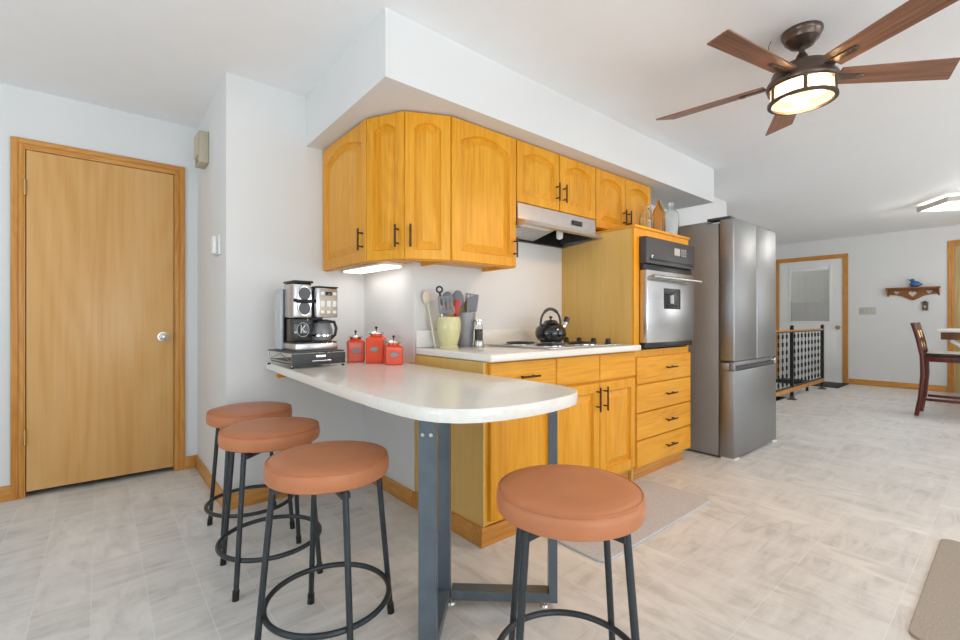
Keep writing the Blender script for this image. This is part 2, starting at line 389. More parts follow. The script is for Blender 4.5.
def casing(mb, a, b, z1, place, wdt=.062, proud=.016):
    """moulded casing round an opening a..b, height z1"""
    for (o0, o1, p) in ((0, wdt, proud * .7), (wdt * .12, wdt * .45, proud * .9), (wdt * .5, wdt, proud)):
        place(mb, a - o1, a - o0, 0, z1 + o1, p); place(mb, b + o0, b + o1, 0, z1 + o1, p); mb.mi = 1; place(mb, a - o0, b + o0, z1 + o0, z1 + o1, p); mb.mi = 0
c = MB()
casing(c, DX0 - .004, DX1 + .004, DZ + .004, lambda m, u0, u1, v0, v1, p: m.box(u0, u1, YL - p, YL, v0, v1, .002))
c.box(DX0 - .02, DX0 - .0045, YL, YL + .1, 0, DZ + .02).box(DX1 + .0045, DX1 + .02, YL, YL + .1, 0, DZ + .02)
struct('trim_1', c, [M_trim, M_trimx])
# white half-light door on the far wall
c = MB(); casing(c, 1.90, 2.825, 2.09, lambda m, u0, u1, v0, v1, p: m.box(XF - p, XF, u0, u1, v0, v1, .002), .07)
struct('trim_2', c, [M_trim, M_trimy])
d = MB(); x0, x1 = XF + .012, XF + .055
d.box(x0, x1, 1.902, 2.075, .003, 2.09).box(x0, x1, 2.655, 2.823, .003, 2.09).box(x0, x1, 2.075, 2.655, .003, 1.03).box(x0, x1, 2.075, 2.655, 1.98, 2.09)
for a, b in ((2.0, 2.30), (2.42, 2.72)):        # lower raised panels
    d.box(x0 - .006, x0 + .001, a, b, .22, .86, .004)
d2 = tag(d.build('door_2', M_white), kind='structure'); d2['label'] = 'white steel door with a half window'
fr = MB(); fx = XF - .0
for a, b, z0, z1 in ((2.05, 2.085, 1.0, 2.01), (2.645, 2.68, 1.0, 2.01), (2.085, 2.645, 1.0, 1.035), (2.085, 2.645, 1.975, 2.01)): fr.box(fx - .002, fx + .06, a, b, z0, z1, .006)
fr.build('window_frame', M_white, d2)
MB().box(XF + .03, XF + .036, 2.085, 2.645, 1.035, 1.975).build('window_pane', mat('window_glass', (.9, .93, .92), .01, trans=1, ior=1.5, noise=.01), d2)
MB().lathe([(0, 0), (.032, 0), (.032, .008), (.012, .012), (.012, .03), (.028, .04), (.03, .055), (.02, .068), (0, .07)], M=Matrix.Translation((XF + .012, 1.965, .93)) @ Matrix.Rotation(-PI / 2, 4, 'Y')).build('door_knob', M_brass, d2)
MB().box(XF + .005, XF + .028, 2.09, 2.64, 1.915, 1.974).build('roller_blind', M_white, d2)
MB().box(XF + .012, XF + .017, 2.090, 2.640, 1.037, 1.36).build('half_curtain', mat('grey_voile', (.46, .46, .45), .9, noise=.06, nscale=2, stretch=(1, 22, .6)), d2)
struct('wall_porch', MB().box(XF + 1.0, XF + 1.1, .9, 3.6, 0, CH), M_porch)
# oak door at the right edge of the far wall
c = MB(); casing(c, -.30, .61, 2.14, lambda m, u0, u1, v0, v1, p: m.box(XF - p, XF, u0, u1, v0, v1, .002), .07)
struct('trim_3', c, [M_trim, M_trimy])
d3 = tag(MB().box(XF + .03, XF + .07, -.298, .608, .002, 2.138).build('door_3', wood('pale_oak_door', (.34, .23, .07), (.46, .33, .12), (.55, .42, .18), cath=.3)), kind='structure')
d3['label'] = 'pale oak door at the end of the dining area'
MB().lathe([(0, 0), (.03, 0), (.012, .01), (.012, .03), (.028, .04), (.028, .055), (0, .068)], M=Matrix.Translation((XF + .03, -.22, .95)) @ Matrix.Rotation(-PI / 2, 4, 'Y')).build('door_knob', M_brass, d3)

# ------------------------------------------------------------------ cabinet parts
def arch_loop(x0, x1, z0, z1, rise, n=16):
    """closed loop: bottom-left, bottom-right, then the arched top from right to left"""
    pts = [(x0, z0), (x1, z0)]
    for i in range(n + 1):
        u = i / n; x = x1 + (x0 - x1) * u
        s = math.sin(PI * u)
        pts.append((x, z1 - rise + rise * (.55 * s + .45 * (1 - (2 * u - 1) ** 2))))
    return pts
def rect_loop(x0, x1, z0, z1, n=16):
    return [(x0, z0), (x1, z0)] + [(x1 + (x0 - x1) * i / n, z1) for i in range(n + 1)]
def panel_door(x0, x1, z0, z1, yf, th=.019, stile=.055, rise=.0, raised=True):
    """raised-panel door: front face at y = yf (front is -y)"""
    m = MB(); bm = m.bm; loops = []
    def L(pts, y): loops.append([bm.verts.new((x, y, z)) for x, z in pts])
    e = .004
    L(rect_loop(x0, x1, z0, z1), yf + th); L(rect_loop(x0, x1, z0, z1), yf + e); L(rect_loop(x0 + e, x1 - e, z0 + e, z1 - e), yf)
    if raised:
        s = stile; g = .006
        def A(o): return arch_loop(x0 + s + o, x1 - s - o, z0 + s + o, z1 - s - o, rise)
        L(A(0), yf); L(A(.002), yf + .007); L(A(.007), yf + .016); L(A(.011), yf + .016)
        q = min(.032, (x1 - x0 - 2 * s) * .22)
        L(A(.013 + q), yf + .0025); L(A(.015 + q), yf + .002)
    for a, b in zip(loops, loops[1:]):
        n = len(a)
        for i in range(n):
            try: bm.faces.new((a[i], a[(i + 1) % n], b[(i + 1) % n], b[i]))
            except ValueError: pass
    bm.faces.new(loops[-1]); bm.faces.new(loops[0][::-1])
    bmesh.ops.recalc_face_normals(bm, faces=bm.faces[:])
    return m
def pull(x, z, yf, L=.105, vertical=True, off=.03):
    m = MB(); h = L / 2; q = h * .62
    if vertical:
        m.cyl((x, yf - off, z - h), (x, yf - off, z + h), .0055, seg=12)
        for s in (-q, q): m.cyl((x, yf, z + s), (x, yf - off, z + s), .0045, seg=10)
    else:
        m.cyl((x - h, yf - off, z), (x + h, yf - off, z), .0055, seg=12)
        for s in (-q, q): m.cyl((x + s, yf, z), (x + s, yf - off, z), .0045, seg=10)
    return m
def add_door(root, x0, x1, z0, z1, hx, hz, rise, yf=-.019, stile=.055, hl=.115):
    d = panel_door(x0, x1, z0, z1, yf, stile=stile, rise=rise).build('door', M_oak, root)
    if hx is not None: pull(hx, hz, yf, hl).build('handle', M_bronze, d)
    return d
def carcass(root, mb, m=None): return mb.build('carcass', m or M_oak, root)

UZ0, UZ1 = 1.362, SZ - .003
# --- upper corner unit: one straight door on the left flank and two on the chamfer
P0, P1, P2, P3 = Vector((1.074, 2.827)), Vector((1.076, 2.22)), Vector((1.183, 2.011)), Vector((1.403, 1.905))
UF = 1.922                                   # carcass front of the straight run (doors stand 19 mm proud)
def inset(a, b, o): 
    d = (b - a).normalized(); n = Vector((-d.y, d.x)); return a + n * o, b + n * o
corner = thing('wall_cabinet', 'oak corner wall cabinet with three doors, hung over the coffee maker and canisters', 'cabinet', (0, 0, 0), group=None)
cc = MB(); o = .021
poly = [(P0.x + o, P0.y), (P1.x + o, P1.y + .005), (P2.x + o * .72, P2.y + o * .72), (P3.x - .002, UF), (P3.x - .002, KY - .002), (WX - .002, KY - .002), (WX - .002, P0.y)]
cc.prism(poly, UZ0 + .02, UZ1)
inner = [(P0.x + o + .015, P0.y - .01), (P1.x + o + .015, P1.y + .01)]
# bottom lip round the open underside
def rail(mb, a, b, w=.018):
    a, b = Vector(a), Vector(b); d = (b - a).normalized(); n = Vector((-d.y, d.x)) * w
    q = [a, b, b + n, a + n]; mb.prism([(v.x, v.y) for v in q], UZ0, UZ0 + .02)
for a, b in zip(poly[:3], poly[1:4]): rail(cc, a, b)
carcass(corner, cc)
def flank_door(a, b, hside, rise, stile):
    """door on the face from a to b (front on the right-hand side of travel seen from above)"""
    L = (b - a).length; ang = math.atan2(b.y - a.y, b.x - a.x); 
    m = panel_door(.003, L - .003, UZ0 + .004, UZ1 - .004, 0, stile=stile, rise=rise)
    dd = m.build('door', M_oak, corner, loc=(a.x, a.y, 0), rz=ang)
    hx = L - .035 if hside == 'r' else .03
    pull(hx, UZ0 + .12, 0, .115).build('handle', M_bronze, dd)
flank_door(P0, P1, 'r', .055, .055); flank_door(P1, P2, 'r', .03, .05); flank_door(P2, P3, 'l', .03, .05)

def upper(x0, x1, z0, label, doors, hz, rise, stile=.055, side=None):
    r = thing('wall_cabinet', label, 'cabinet', (x0, UF, z0)); W = x1 - x0; H = UZ1 - z0
    c = MB().box(.001, W - .001, 0, KY - .002 - UF, .018, H).box(.001, W - .001, 0, .02, 0, .018).box(.001, .018, .02, KY - .002 - UF, 0, .018).box(W - .018, W - .001, .02, KY - .002 - UF, 0, .018)
    carcass(r, c)
    for a, b, hx in doors: add_door(r, a, b, .004, H - .004, hx, hz, rise, stile=stile)
    return r
upper(1.403, 1.880, UZ0, 'tall single-door oak wall cabinet between the corner cabinet and the range hood', [(.004, .473, .451)], .115, .055)
upper(1.880, 2.654, 1.752, 'short two-door oak wall cabinet right above the range hood', [(.004, .383, .352), (.391, .770, .422)], .115, .036, .05)
upper(2.654, 3.39, 1.70, 'short two-door oak wall cabinet above the built-in oven, behind the glass bottles', [(.004, .364, .335), (.372, .732, .40)], .115, .036, .05)

# --- base cabinets
BF = 1.60; CT = .897; CB = .858
def base(x0, x1, label, name='base_cabinet'):
    return thing(name, label, 'cabinet', (x0, BF, 0))
b1 = base(1.362, 1.857, 'end oak base cabinet with one drawer over one door, beside the peninsula')
D = KY - .002 - BF; W = .495
carcass(b1, MB().box(.012, W - .001, .0, D, .095, CB).box(.012, W - .001, .055, D, 0, .095))
MB().box(0, .0115, .0, D, .0, CB).build('side_panel', M_oakp, b1)
MB().prism([(-.0145, -.006), (W - .001, -.006), (W - .001, .0075), (-.0005, .0075), (-.0005, D), (-.0145, D)], 0, .09, .003).build('base_trim', M_trimx, b1)
dr = panel_door(.03, W - .003, .70, CB - .006, -.019, raised=False).build('drawer', M_oakx, b1)
pull(W * .55, .775, -.019, .13, False).build('handle', M_bronze, dr)
add_door(b1, .03, W - .003, .115, .688, W - .05, .60, 0)
b2 = base(1.857, 2.634, 'oak base cabinet under the cooktop with two blank drawer fronts and two doors'); W = .777
carcass(b2, MB().box(.001, W - .001, .0, D, .095, CB).box(.001, W - .001, .055, D, .0, .095))
for a, b in ((.003, .384), (.390, W - .006)):
    panel_door(a, b, .70, CB - .006, -.019, raised=False).build('false_drawer', M_oakx, b2)
add_door(b2, .003, .384, .115, .688, .352, .595, 0, hl=.14); add_door(b2, .390, W - .006, .115, .688, .424, .595, 0, hl=.14)
MB().box(0.001, W - .001, .040, .0545, 0, .094).build('toe_kick', M_trimx, b2)
# --- tall oven cabinet
tc_ = base(2.641, 3.383, 'tall oak oven cabinet with four drawers below the oven', 'oven_cabinet'); W = .742; TH = 1.655
OZ0, OZ1 = .868, 1.60; ox0, ox1 = .062, .714
carcass(tc_, MB().box(.016, W - .001, 0, D, .095, OZ0 - .01).box(.016, ox0, 0, D, OZ0 - .01, TH).box(ox1, W - .001, 0, D, OZ0 - .01, TH).box(ox0, ox1, 0, D, OZ1 + .005, TH).box(ox0, ox1, .54, D, OZ0 - .01, OZ1 + .005).box(.016, W - .001, .055, D, 0, .095))
MB().box(0, .0155, .018, D, 0, TH - .001).build('side_panel', M_oakp, tc_)
MB().box(0, .0155, 0, .0175, .09, TH - .001).build('face_stile', M_oak, tc_)
MB().box(-.004, W + .006, -.012, .03, TH, TH + .018, .004).box(-.004, W + .006, .0305, D, TH, TH + .012).build('top_trim', M_oakx, tc_)
MB().box(.001, W - .001, .040, .0545, 0, .094).build('toe_kick', M_trimx, tc_)
zz = [.098, .272, .450, .635, .815]
for a, b in zip(zz, zz[1:]):
    dr = panel_door(.004, W - .002, a + .003, b - .003, -.019, raised=False).build('drawer', M_oakx, tc_)
    pull(W * .56, (a + b) / 2 + .004, -.019, .13, False).build('handle', M_bronze, dr)

# --- counter over the base cabinets
ct = thing('countertop', 'white laminate countertop carrying the cooktop and the utensil crocks', 'countertop', (1.364, 1.546, 0))
MB().box(0, 2.638 - 1.364, 0, KY - .003 - 1.546, CB + .002, CT, .008, 3).build('slab', M_lam, ct)
tag(MB().box(1.364, 2.638, KY - .022, KY - .0035, CT + .0005, CT + .10, .004).build('backsplash', M_lam), 'low white laminate backsplash strip along the wall behind the cooktop', 'backsplash')

# --- peninsula top, rounded at its free end
pen = [(.738, 2.826), (.716, 2.45), (.696, 2.05), (.680, 1.75), (.670, 1.50), (.668, 1.30), (.672, 1.17), (.684, 1.085), (.708, 1.025), (.747, .978), (.80, .945), (.87, .925), (.95, .915), (1.06, .917), (1.16, .933), (1.22, .952), (1.262, .980), (1.292, 1.02), (1.310, 1.08), (1.318, 1.16), (1.322, 1.5), (1.322, 2.19), (1.322, 2.826)]
pn = thing('peninsula_counter', 'white laminate breakfast peninsula with a rounded end, lower than the cooktop counter', 'counter', (0, 0, 0))
MB().prism(pen, .7725, .8125, .004, 2, smooth=True).build('slab', M_lam, pn)
MB().box(.80, 1.355, 2.806, 2.828, .715, .771).box(1.323, 1.357, 2.202, 2.80, .715, .812).build('wall_cleat', M_oakx, pn)
# steel leg frame
BP = Vector((.981, 1.383)); u1 = Vector((-.722, -.692)).normalized(); u2 = Vector((.737, -.676)).normalized()
lg = pn
def bar(mb, p, q, w, z0, z1):
    p, q = Vector(p), Vector(q); d = (q - p).normalized(); n = Vector((-d.y, d.x)) * w / 2
    mb.prism([(v.x, v.y) for v in (p + n, q + n, q - n, p - n)], z0, z1, .002, 1)
A_ = BP + u1 * .275 + u2 * .005; C_ = BP + u2 * .405
def post(p, din, z0=.025, z1=.7715, a=.03, b=.055):
    m = MB(); d = Vector(din); bar(m, p - d * a / 2, p + d * a / 2, b, z0, z1); return m
pA = post(A_, u1).build('leg_post', M_steelb, lg); post(BP, u1).build('leg_post', M_steelb, lg); post(C_ - u2 * .0, u2).build('leg_post', M_steelb, lg)
for s in (-.013, .013):
    n = Vector((-u1.y, u1.x)); q = A_ + u1 * .015 + n * s
    MB().cyl((q.x, q.y, .70), (q.x + u1.x * .005, q.y + u1.y * .005, .70), .0065, seg=6).build('bolt', M_nickel, pA)
m = MB(); bar(m, BP + u1 * .016, A_ - u1 * .016, .058, .026, .06); m.build('bottom_bar', M_steelb, lg)
m = MB(); bar(m, BP + u2 * .032, C_ - u2 * .016, .056, .026, .06); m.build('bottom_bar', M_steelb, lg)
m = MB(); bar(m, BP + u2 * .032, C_ - u2 * .016, .056, .742, .7715); m.build('top_bar', M_steelb, lg)
m = MB(); bar(m, BP + u1 * .016, A_ - u1 * .016, .058, .742, .7715); m.build('top_bar', M_steelb, lg)
for q in (A_ - u1 * .03, BP + u2 * .03, C_ - u2 * .03):
    MB().cyl((q.x, q.y, .006), (q.x, q.y, .026), .006, seg=10).cyl((q.x, q.y, 0), (q.x, q.y, .007), .016, .013, seg=16).build('levelling_foot', M_nickel, lg)

# ------------------------------------------------------------------ range hood
hd = thing('range_hood', 'stainless under-cabinet range hood above the cooktop', 'range hood', (1.882, 0, 0)); W = .757
h = MB()
hz = 1.748
prof = [(KY - .003, hz), (1.90, hz), (1.895, 1.655), (1.845, 1.640), (1.838, 1.618), (1.862, 1.612), (KY - .003, 1.585)]
def side(mb, x0, x1, pr):
    t = bmesh.new(); a = [t.verts.new((x0, y, z)) for y, z in pr]; b = [t.verts.new((x1, y, z)) for y, z in pr]
    t.faces.new(a); t.faces.new(b[::-1]); n = len(a)
    for i in range(n): t.faces.new((a[i], b[i], b[(i + 1) % n], a[(i + 1) % n]))
    bmesh.ops.recalc_face_normals(t, faces=t.faces[:]); mb._merge(t)
side(h, 0, .012, prof); side(h, W - .012, W, prof)
side(h, .012, W - .012, [(KY - .003, hz), (1.90, hz), (1.895, 1.655), (1.845, 1.640), (1.838, 1.618), (1.862, 1.612), (1.866, 1.630), (1.915, 1.652), (1.915, hz - .012), (KY - .003, hz - .012)])
h.build('shell', M_hood, hd)
MB().box(.013, W - .013, 2.17, KY - .004, 1.588, hz - .013).box(.013, W - .013, 1.918, 2.169, hz - .04, hz - .013).build('inner_lining', M_blk, hd)
MB().box(.014, .05, 1.918, 2.168, 1.612, hz - .041).build('inner_side', M_dgrey, hd); MB().box(W - .05, W - .014, 1.918, 2.168, 1.612, hz - .041).build('inner_side', M_dgrey, hd)
q = MB(); q.box(-.17, .17, -.115, .115, -.005, .005, .002)
q.build('grease_filter', M_filter, hd, loc=(.235, 2.045, 1.628), rot=(math.radians(-13), 0, 0))
MB().box(.014, .27, 1.868, 1.914, 1.612, 1.648, .003).build('lit_lip_block', M_white, hd)  # added white block, its colour imitates the brightly lit inner face of the lip
MB().cyl((.445, 1.955, 1.60), (.445, 1.955, 1.64), .022, seg=16).sph((.445, 1.955, 1.602), .022, .022, .016).build('lamp_bulb', M_white, hd)
s = MB().box(.50, .60, 1.888, 1.8965, 1.682, 1.712, .002).build('switch_panel', M_blk, hd)
for k in range(4): MB().box(.506 + k * .023, .524 + k * .023, 1.884, 1.8885, 1.688, 1.706, .002).build('switch_button', M_dgrey, s)

# ------------------------------------------------------------------ cooktop and kettle
ck = thing('cooktop', 'stainless electric cooktop with coil burners and a row of black knobs', 'cooktop', (2.185, 1.845, CT)); cw, cd = .365, .245
MB().box(-cw, cw, -cd, cd, .0005, .010, .004, 2).build('cook_surface', M_ss, ck)
bp = [(-.215, .125), (-.215, -.12), (.065, .125), (.065, -.12)]
for i, (bx, by) in enumerate(bp):
    R = .095 if i in (0, 3) else .078
    pan = MB().lathe([(R + .012, .0105), (R + .012, .014), (R, .015), (R - .01, .012), (.02, .0105), (0, .0105)], (bx, by, 0)).build('drip_pan', M_chrome, ck)
    pts = []
    for k in range(120):
        a = k / 119 * 4 * 2 * PI; r = .018 + (R - .022) * k / 119; pts.append((bx + r * math.cos(a), by + r * math.sin(a), .0195))
    MB().tube(pts, .0045, 6).build('coil', M_blk, ck)
for ky in (.16, .05, -.065, -.175):
    kn = MB().lathe([(.021, .0102), (.022, .014), (.017, .018), (.016, .034), (.012, .037), (0, .037)], (.27, ky, 0), 24).box(.267, .273, ky - .015, ky + .015, .034, .041, .001)
    kn.build('knob', M_blk, ck)
kt = thing('kettle', 'black enamel kettle with loop handle and short spout on the rear burner', 'kettle', (2.25, 1.965, CT + .0245), math.radians(-12))
MB().lathe([(0, 0), (.078, 0), (.086, .006), (.100, .032), (.102, .052), (.095, .080), (.072, .104), (.045, .116), (.042, .120)], seg=44).build('body', M_blkg, kt)
ld = MB().lathe([(.044, .1185), (.044, .123), (.034, .131), (.012, .136), (0, .136)], seg=32).build('lid', M_blkg, kt)
MB().cyl((0, 0, .135), (0, 0, .146), .005, seg=10).sph((0, 0, .151), .012, .012, .009).build('lid_knob', M_blkg, ld)
MB().tube([(.075, 0, .065), (.105, 0, .09), (.122, 0, .118), (.128, 0, .132)], .02, 16, radii=[.026, .021, .017, .016]).build('spout', M_chrome, kt)
MB().tube([(.122, 0, .118), (.136, 0, .150)], .018, 14, radii=[.0185, .0195]).build('spout_cap', M_blkg, kt)
hp = [(.080 * math.cos(a), 0, .100 + .105 * math.sin(a) ** .9) for a in [PI * i / 24 for i in range(25)]]
MB().tube(hp, .0075, 10).tube(hp[7:18], .0105, 10).build('handle', M_dgrey, kt)

# ------------------------------------------------------------------ wall oven (pulled 60 mm proud of the cabinet)
ov = thing('wall_oven', 'built-in wall oven with stainless door and black control panel', 'oven', (2.641, BF, 0))
MB().box(ox0 + .004, ox1 - .004, -.004, .50, OZ0, OZ1 - .002).build('oven_body', M_dgrey, ov)
cp = MB().box(ox0 - .008, ox1 + .008, -.055, -.0045, 1.425, OZ1 - .002, .004).build('control_panel', M_dgrey, ov)
MB().box(.42, .50, -.0565, -.0552, 1.505, 1.555).build('display', M_disp, cp)
MB().box(.505, .60, -.0565, -.0552, 1.498, 1.562).build('keypad', M_blkg, cp)
kk = MB()
for a in range(3):
    for b in range(3): kk.box(.515 + a * .028, .533 + a * .028, -.0572, -.0566, 1.503 + b * .019, 1.517 + b * .019)
kk.build('keys', M_grey, cp)
MB().lathe([(0, 0), (.011, 0), (.011, .01), (0, .012)], M=Matrix.Translation((ox0 + .045, -.055, 1.47)) @ Matrix.Rotation(PI / 2, 4, 'X')).build('knob', M_ss, cp)
MB().box(ox0 + .03, ox1 - .02, -.058, -.0552, 1.444, 1.458, .001).build('vent_slot', M_blk, cp)
MB().box(ox0 - .004, ox1 + .004, -.035, -.0045, 1.385, 1.424, .002).build('vent_grille', M_blk, ov)
dv = MB().box(ox0 - .004, ox1 + .004, -.058, -.0045, .905, 1.382, .006, 2).build('oven_door', M_ss, ov)
MB().box(.27, .50, -.0595, -.0582, 1.13, 1.27, .001).build('oven_window', M_blkg, dv)
MB().cyl((ox0 - .006, -.098, 1.335), (ox1 + .006, -.098, 1.335), .0125, seg=20).build('handle', M_nickel, dv)
for a in (ox0 + .02, ox1 - .045): MB().box(a, a + .025, -.098, -.0585, 1.326, 1.344, .003).build('handle_mount', M_nickel, dv)
MB().box(ox0 - .004, ox1 + .004, -.040, -.0045, .872, .903, .002).build('bottom_trim', M_blk, ov)

# ------------------------------------------------------------------ refrigerator
FX0, FX1, FY = 3.628, 4.538, 1.372
fg = thing('refrigerator', 'stainless french-door refrigerator with a bottom freezer drawer', 'refrigerator', (FX0, FY, 0)); W = FX1 - FX0
MB().box(0, W, .113, .80, .014, 1.80, .006).build('cabinet', M_fside, fg)
def fdoor(x0, x1, z0, z1, name):
    return MB().box(x0, x1, 0, .107, z0, z1, .009, 3).build(name, M_ssd, fg)
fdoor(.002, W / 2 - .007, .742, 1.822, 'door'); fdoor(W / 2 + .007, W - .002, .742, 1.822, 'door')
MB().box(W / 2 - .022, W / 2 + .022,   .06, .112, .75, 1.80).build('mullion', M_dgrey, fg)
z = MB(); z.box(.002, W - .002, 0, .107, .014, .672, .006, 2); z.box(.002, W - .002, .035, .107, .6725, .732, .003)
z.box(.002, .035, 0.0, .0345, .6725, .728, .003).build('freezer_drawer', M_ssd, fg)
MB().box(.037, W - .03, .018, .034, .674, .70).build('grip_recess', M_dgrey, fg)
MB().box(W - .028, W - .003, .0, .034, .678, .728, .003).build('end_cap', M_chrome, fg)
for a, b in ((.0, .10), (W - .10, W)): MB().box(a + .004, b, .03, .20, 1.8225, 1.842, .004).build('hinge_cover', M_dgrey, fg)
MB().box(.02, W - .02, .20, .55, 1.801, 1.825, .005).build('top_cover', M_fside, fg)
MB().box(.03, W - .03, .11, .78, .004, .0139).build('base_grille', M_blk, fg)
for fx in (.05, W - .05):
    MB().box(fx - .045, fx + .045, -.004, .10, .0, .0125, .003).build('foot', M_white, fg)
    MB().cyl((fx, .70, 0), (fx, .70, .013), .025, seg=14).build('foot', M_blk, fg)

# ------------------------------------------------------------------ under-cabinet light
ul = thing('under_cabinet_light', 'white fluorescent strip lit below the corner wall cabinet', 'light', (1.25, 2.51, UZ0 + .0195), math.radians(3))
MB().box(-.065, .065, -.25, .25, -.018, -.001, .004).build('housing', M_white, ul)
MB().box(-.060, .060, -.240, .240, -.028, -.0185, .004).build('lens', M_tube, ul)
area('under_cabinet_glow', (1.25, 2.51, UZ0 - .03), (0, 0, 0),  .1, .44, .28, (1, .97, .88))

# ------------------------------------------------------------------ bar stools
def make_stool(label):
    r = thing('bar_stool', label, 'bar stool')
    R = .196
    MB().lathe([(0, .541), (.150, .541), (.183, .543), (.193, .549), (R, .562), (R, .580), (.194, .593), (.187, .602), (.174, .608), (.13, .611), (.07, .6105), (0, .610)], seg=64).build('seat', M_leather, r)
    s = r.children[0]
    ring = [(.1905 * math.cos(2 * PI * k / 64), .1905 * math.sin(2 * PI * k / 64), .6015) for k in range(64)]
    MB().tube(ring, .0022, 6, True).build('seam', M_leather, s)
    f = MB()
    f.lathe([(0, .5345), (.10, .5345), (.10, .5405), (0, .5405)], seg=32)
    for a in (0, PI / 2): f.box(-.175, .175, -.014, .014, .515, .534, .002, 1, M=Matrix.Rotation(a + PI / 4, 4, 'Z'))
    f.build('seat_frame', M_stool, r)
    for sx in (-1, 1):
        for sy in (-1, 1):
            a = Vector((sx * .123, sy * .121, .5395)); b = Vector((sx * .157, sy * .157, .004))
            lgm = MB().tube([a, a.lerp(b, .5), b], .0098, 14).build('leg', M_stool, r)
            c0 = a.lerp(b, .94); c1 = b + (b - a).normalized() * .004
            MB().tube([c0, c1], .0125, 14).build('foot_cap', M_blk, lgm)
    rr = .196
    MB().tube([(rr * math.cos(2 * PI * k / 60), rr * math.sin(2 * PI * k / 60), .137) for k in range(60)], .0092, 10, True).build('footrest_ring', M_stool, r)
    return r
G = 'tan leather bar stools at the peninsula'
s0 = make_stool('tan leather bar stool in front, alone at the rounded end of the peninsula'); s0.location = (.973, .785, 0); s0.rotation_euler = (0, 0, math.radians(47)); s0['group'] = G
dup(s0, (.583, 1.478, 0), math.radians(40), 'nearest of the three tan bar stools lined along the long side of the peninsula')
dup(s0, (.556, 2.045, 0), math.radians(-3), 'middle of the three tan bar stools lined along the long side of the peninsula')
dup(s0, (.590, 2.525, 0), math.radians(0), 'farthest of the three tan bar stools, under the coffee maker by the white wall')

# ------------------------------------------------------------------ coffee maker on its pod drawer
sa = math.radians(4)
ps = thing('pod_drawer_stand', 'grey metal coffee pod drawer stand under the coffee maker', 'drawer stand', (.855, 2.490, .8125), sa)
m = MB(); sw, sd, sh = .142, .165, .075
for sx in (-1, 1):
    for sy in (-1, 1): m.cyl((sx * (sw - .006), sy * (sd - .006), .008), (sx * (sw - .006), sy * (sd - .006), sh), .004, seg=8)
    m.tube([(sx * (sw - .006), -sd + .006, .03), (sx * (sw - .006), sd - .006, .03)], .003, 8)
    m.tube([(sx * (sw - .006), -sd + .006, .03), (sx * (sw - .006), 0, .068), (sx * (sw - .006), sd - .006, .03)], .003, 8)
for yy in (-sd + .006, sd - .006): m.tube([(-sw + .006, yy, .03), (sw - .006, yy, .03)], .003, 8)
m.build('wire_frame', M_nickel, ps)
MB().box(-sw, sw, -sd, sd, sh, sh + .008, .002).build('top_plate', M_dgrey, ps)
MB().box(-sw + .012, sw - .012, -sd + .014, sd - .02, .018, .032).build('tray', M_dgrey, ps)
for sx in (-1, 1):
    for sy in (-1, 1): MB().cyl((sx * (sw - .006), sy * (sd - .006), 0), (sx * (sw - .006), sy * (sd - .006), .0085), .009, seg=12).build('rubber_foot', M_blk, ps)
fp = MB().box(-sw, sw, -sd - .012, -sd, .014, .072, .003).build('drawer_front', M_dgrey, ps)
MB().tube([(-.05, -sd - .012, .040), (-.05, -sd - .03, .036), (.05, -sd - .03, .036), (.05, -sd - .012, .040)], .004, 8).build('handle', M_chrome, fp)
MB().box(-.022, .028, -sd - .0135, -sd - .0118, .053, .062).build('name_plate', M_chrome, fp)

cm = thing('coffee_maker', 'black and steel dual coffee maker with glass carafe', 'coffee maker', (.866, 2.500, .8125 + .0835), sa); cm.scale = (.87, .96, 1)
MB().box(-.132, .132, -.135, .125, 0, .038, .006).build('base', M_ss, cm)
MB().box(-.130, .130, -.128, .045, .0385, .044, .002).build('drip_plate', M_blk, cm)
MB().box(-.128, .130, .048, .124, .0385, .325, .008).build('rear_body', M_dgrey, cm)
MB().box(-.152, -.1285, .035, .124, .0, .325, .008).build('water_tank', mat('smoky_tank', (.50, .51, .52), .12, noise=.03, spec=.5), cm)
hb = MB().box(-.004, .134, -.130, .0475, .172, .330, .006).build('brew_head', M_ss, cm)
MB().box(-.006, .136, -.132, .0475, .3305, .338, .003).build('head_lid', M_blk, hb)
cpn = MB().box(.016, .128, -.1325, -.1302, .180, .324, .001).build('control_panel', mat('champagne_panel', (.42, .36, .29), .35, metal=.7, noise=.03), hb)
MB().box(.050, .094, -.1342, -.1326, .290, .310, .003).build('display', M_blkg, cpn)
for bx in (.034, .072, .110):
    for bz in (.202, .246, .300):
        if bx == .072 and bz == .300: continue
        e = .016 if bz == .246 else .008
        MB().box(bx - .012, bx + .012, -.1342, -.1326, bz - e, bz + e, .002).build('button', M_white, cpn)
cf = MB().lathe([(.050, .0445), (.061, .052), (.065, .075), (.062, .105), (.053, .132), (.047, .142)], (.068, -.058, 0), 36).build('carafe', mat('carafe_glass', (.42, .43, .44), .06, trans=.6, ior=1.3, metal=.15, noise=.03), cm)
MB().lathe([(0, .162), (.036, .162), (.050, .155), (.050, .143), (.047, .1425)], (.068, -.058, 0), 30).build('carafe_lid', M_blk, cf)
MB().lathe([(.0655, .070), (.0672, .072), (.0672, .080), (.0655, .082)], (.068, -.058, 0), 36).build('carafe_band', M_chrome, cf)
MB().tube([(.098, -.095, .150), (.116, -.118, .148), (.124, -.128, .115), (.120, -.122, .08), (.106, -.104, .062)], .009, 10).build('carafe_handle', M_blk, cf)
sv = MB().box(-.128, -.012, -.10, .0475, .168, .352, .012, 3).build('pod_brewer', M_ss, cm)
MB().box(-.130, -.010, -.108, .0475, .3525, .364, .005).build('brewer_lid', M_blk, sv)
def oval(cx, cz, rx, rz, n=32): return [(cx + rx * math.cos(2 * PI * i / n), cz + rz * math.sin(2 * PI * i / n)) for i in range(n)]
XR90 = Matrix.Rotation(PI / 2, 4, 'X')
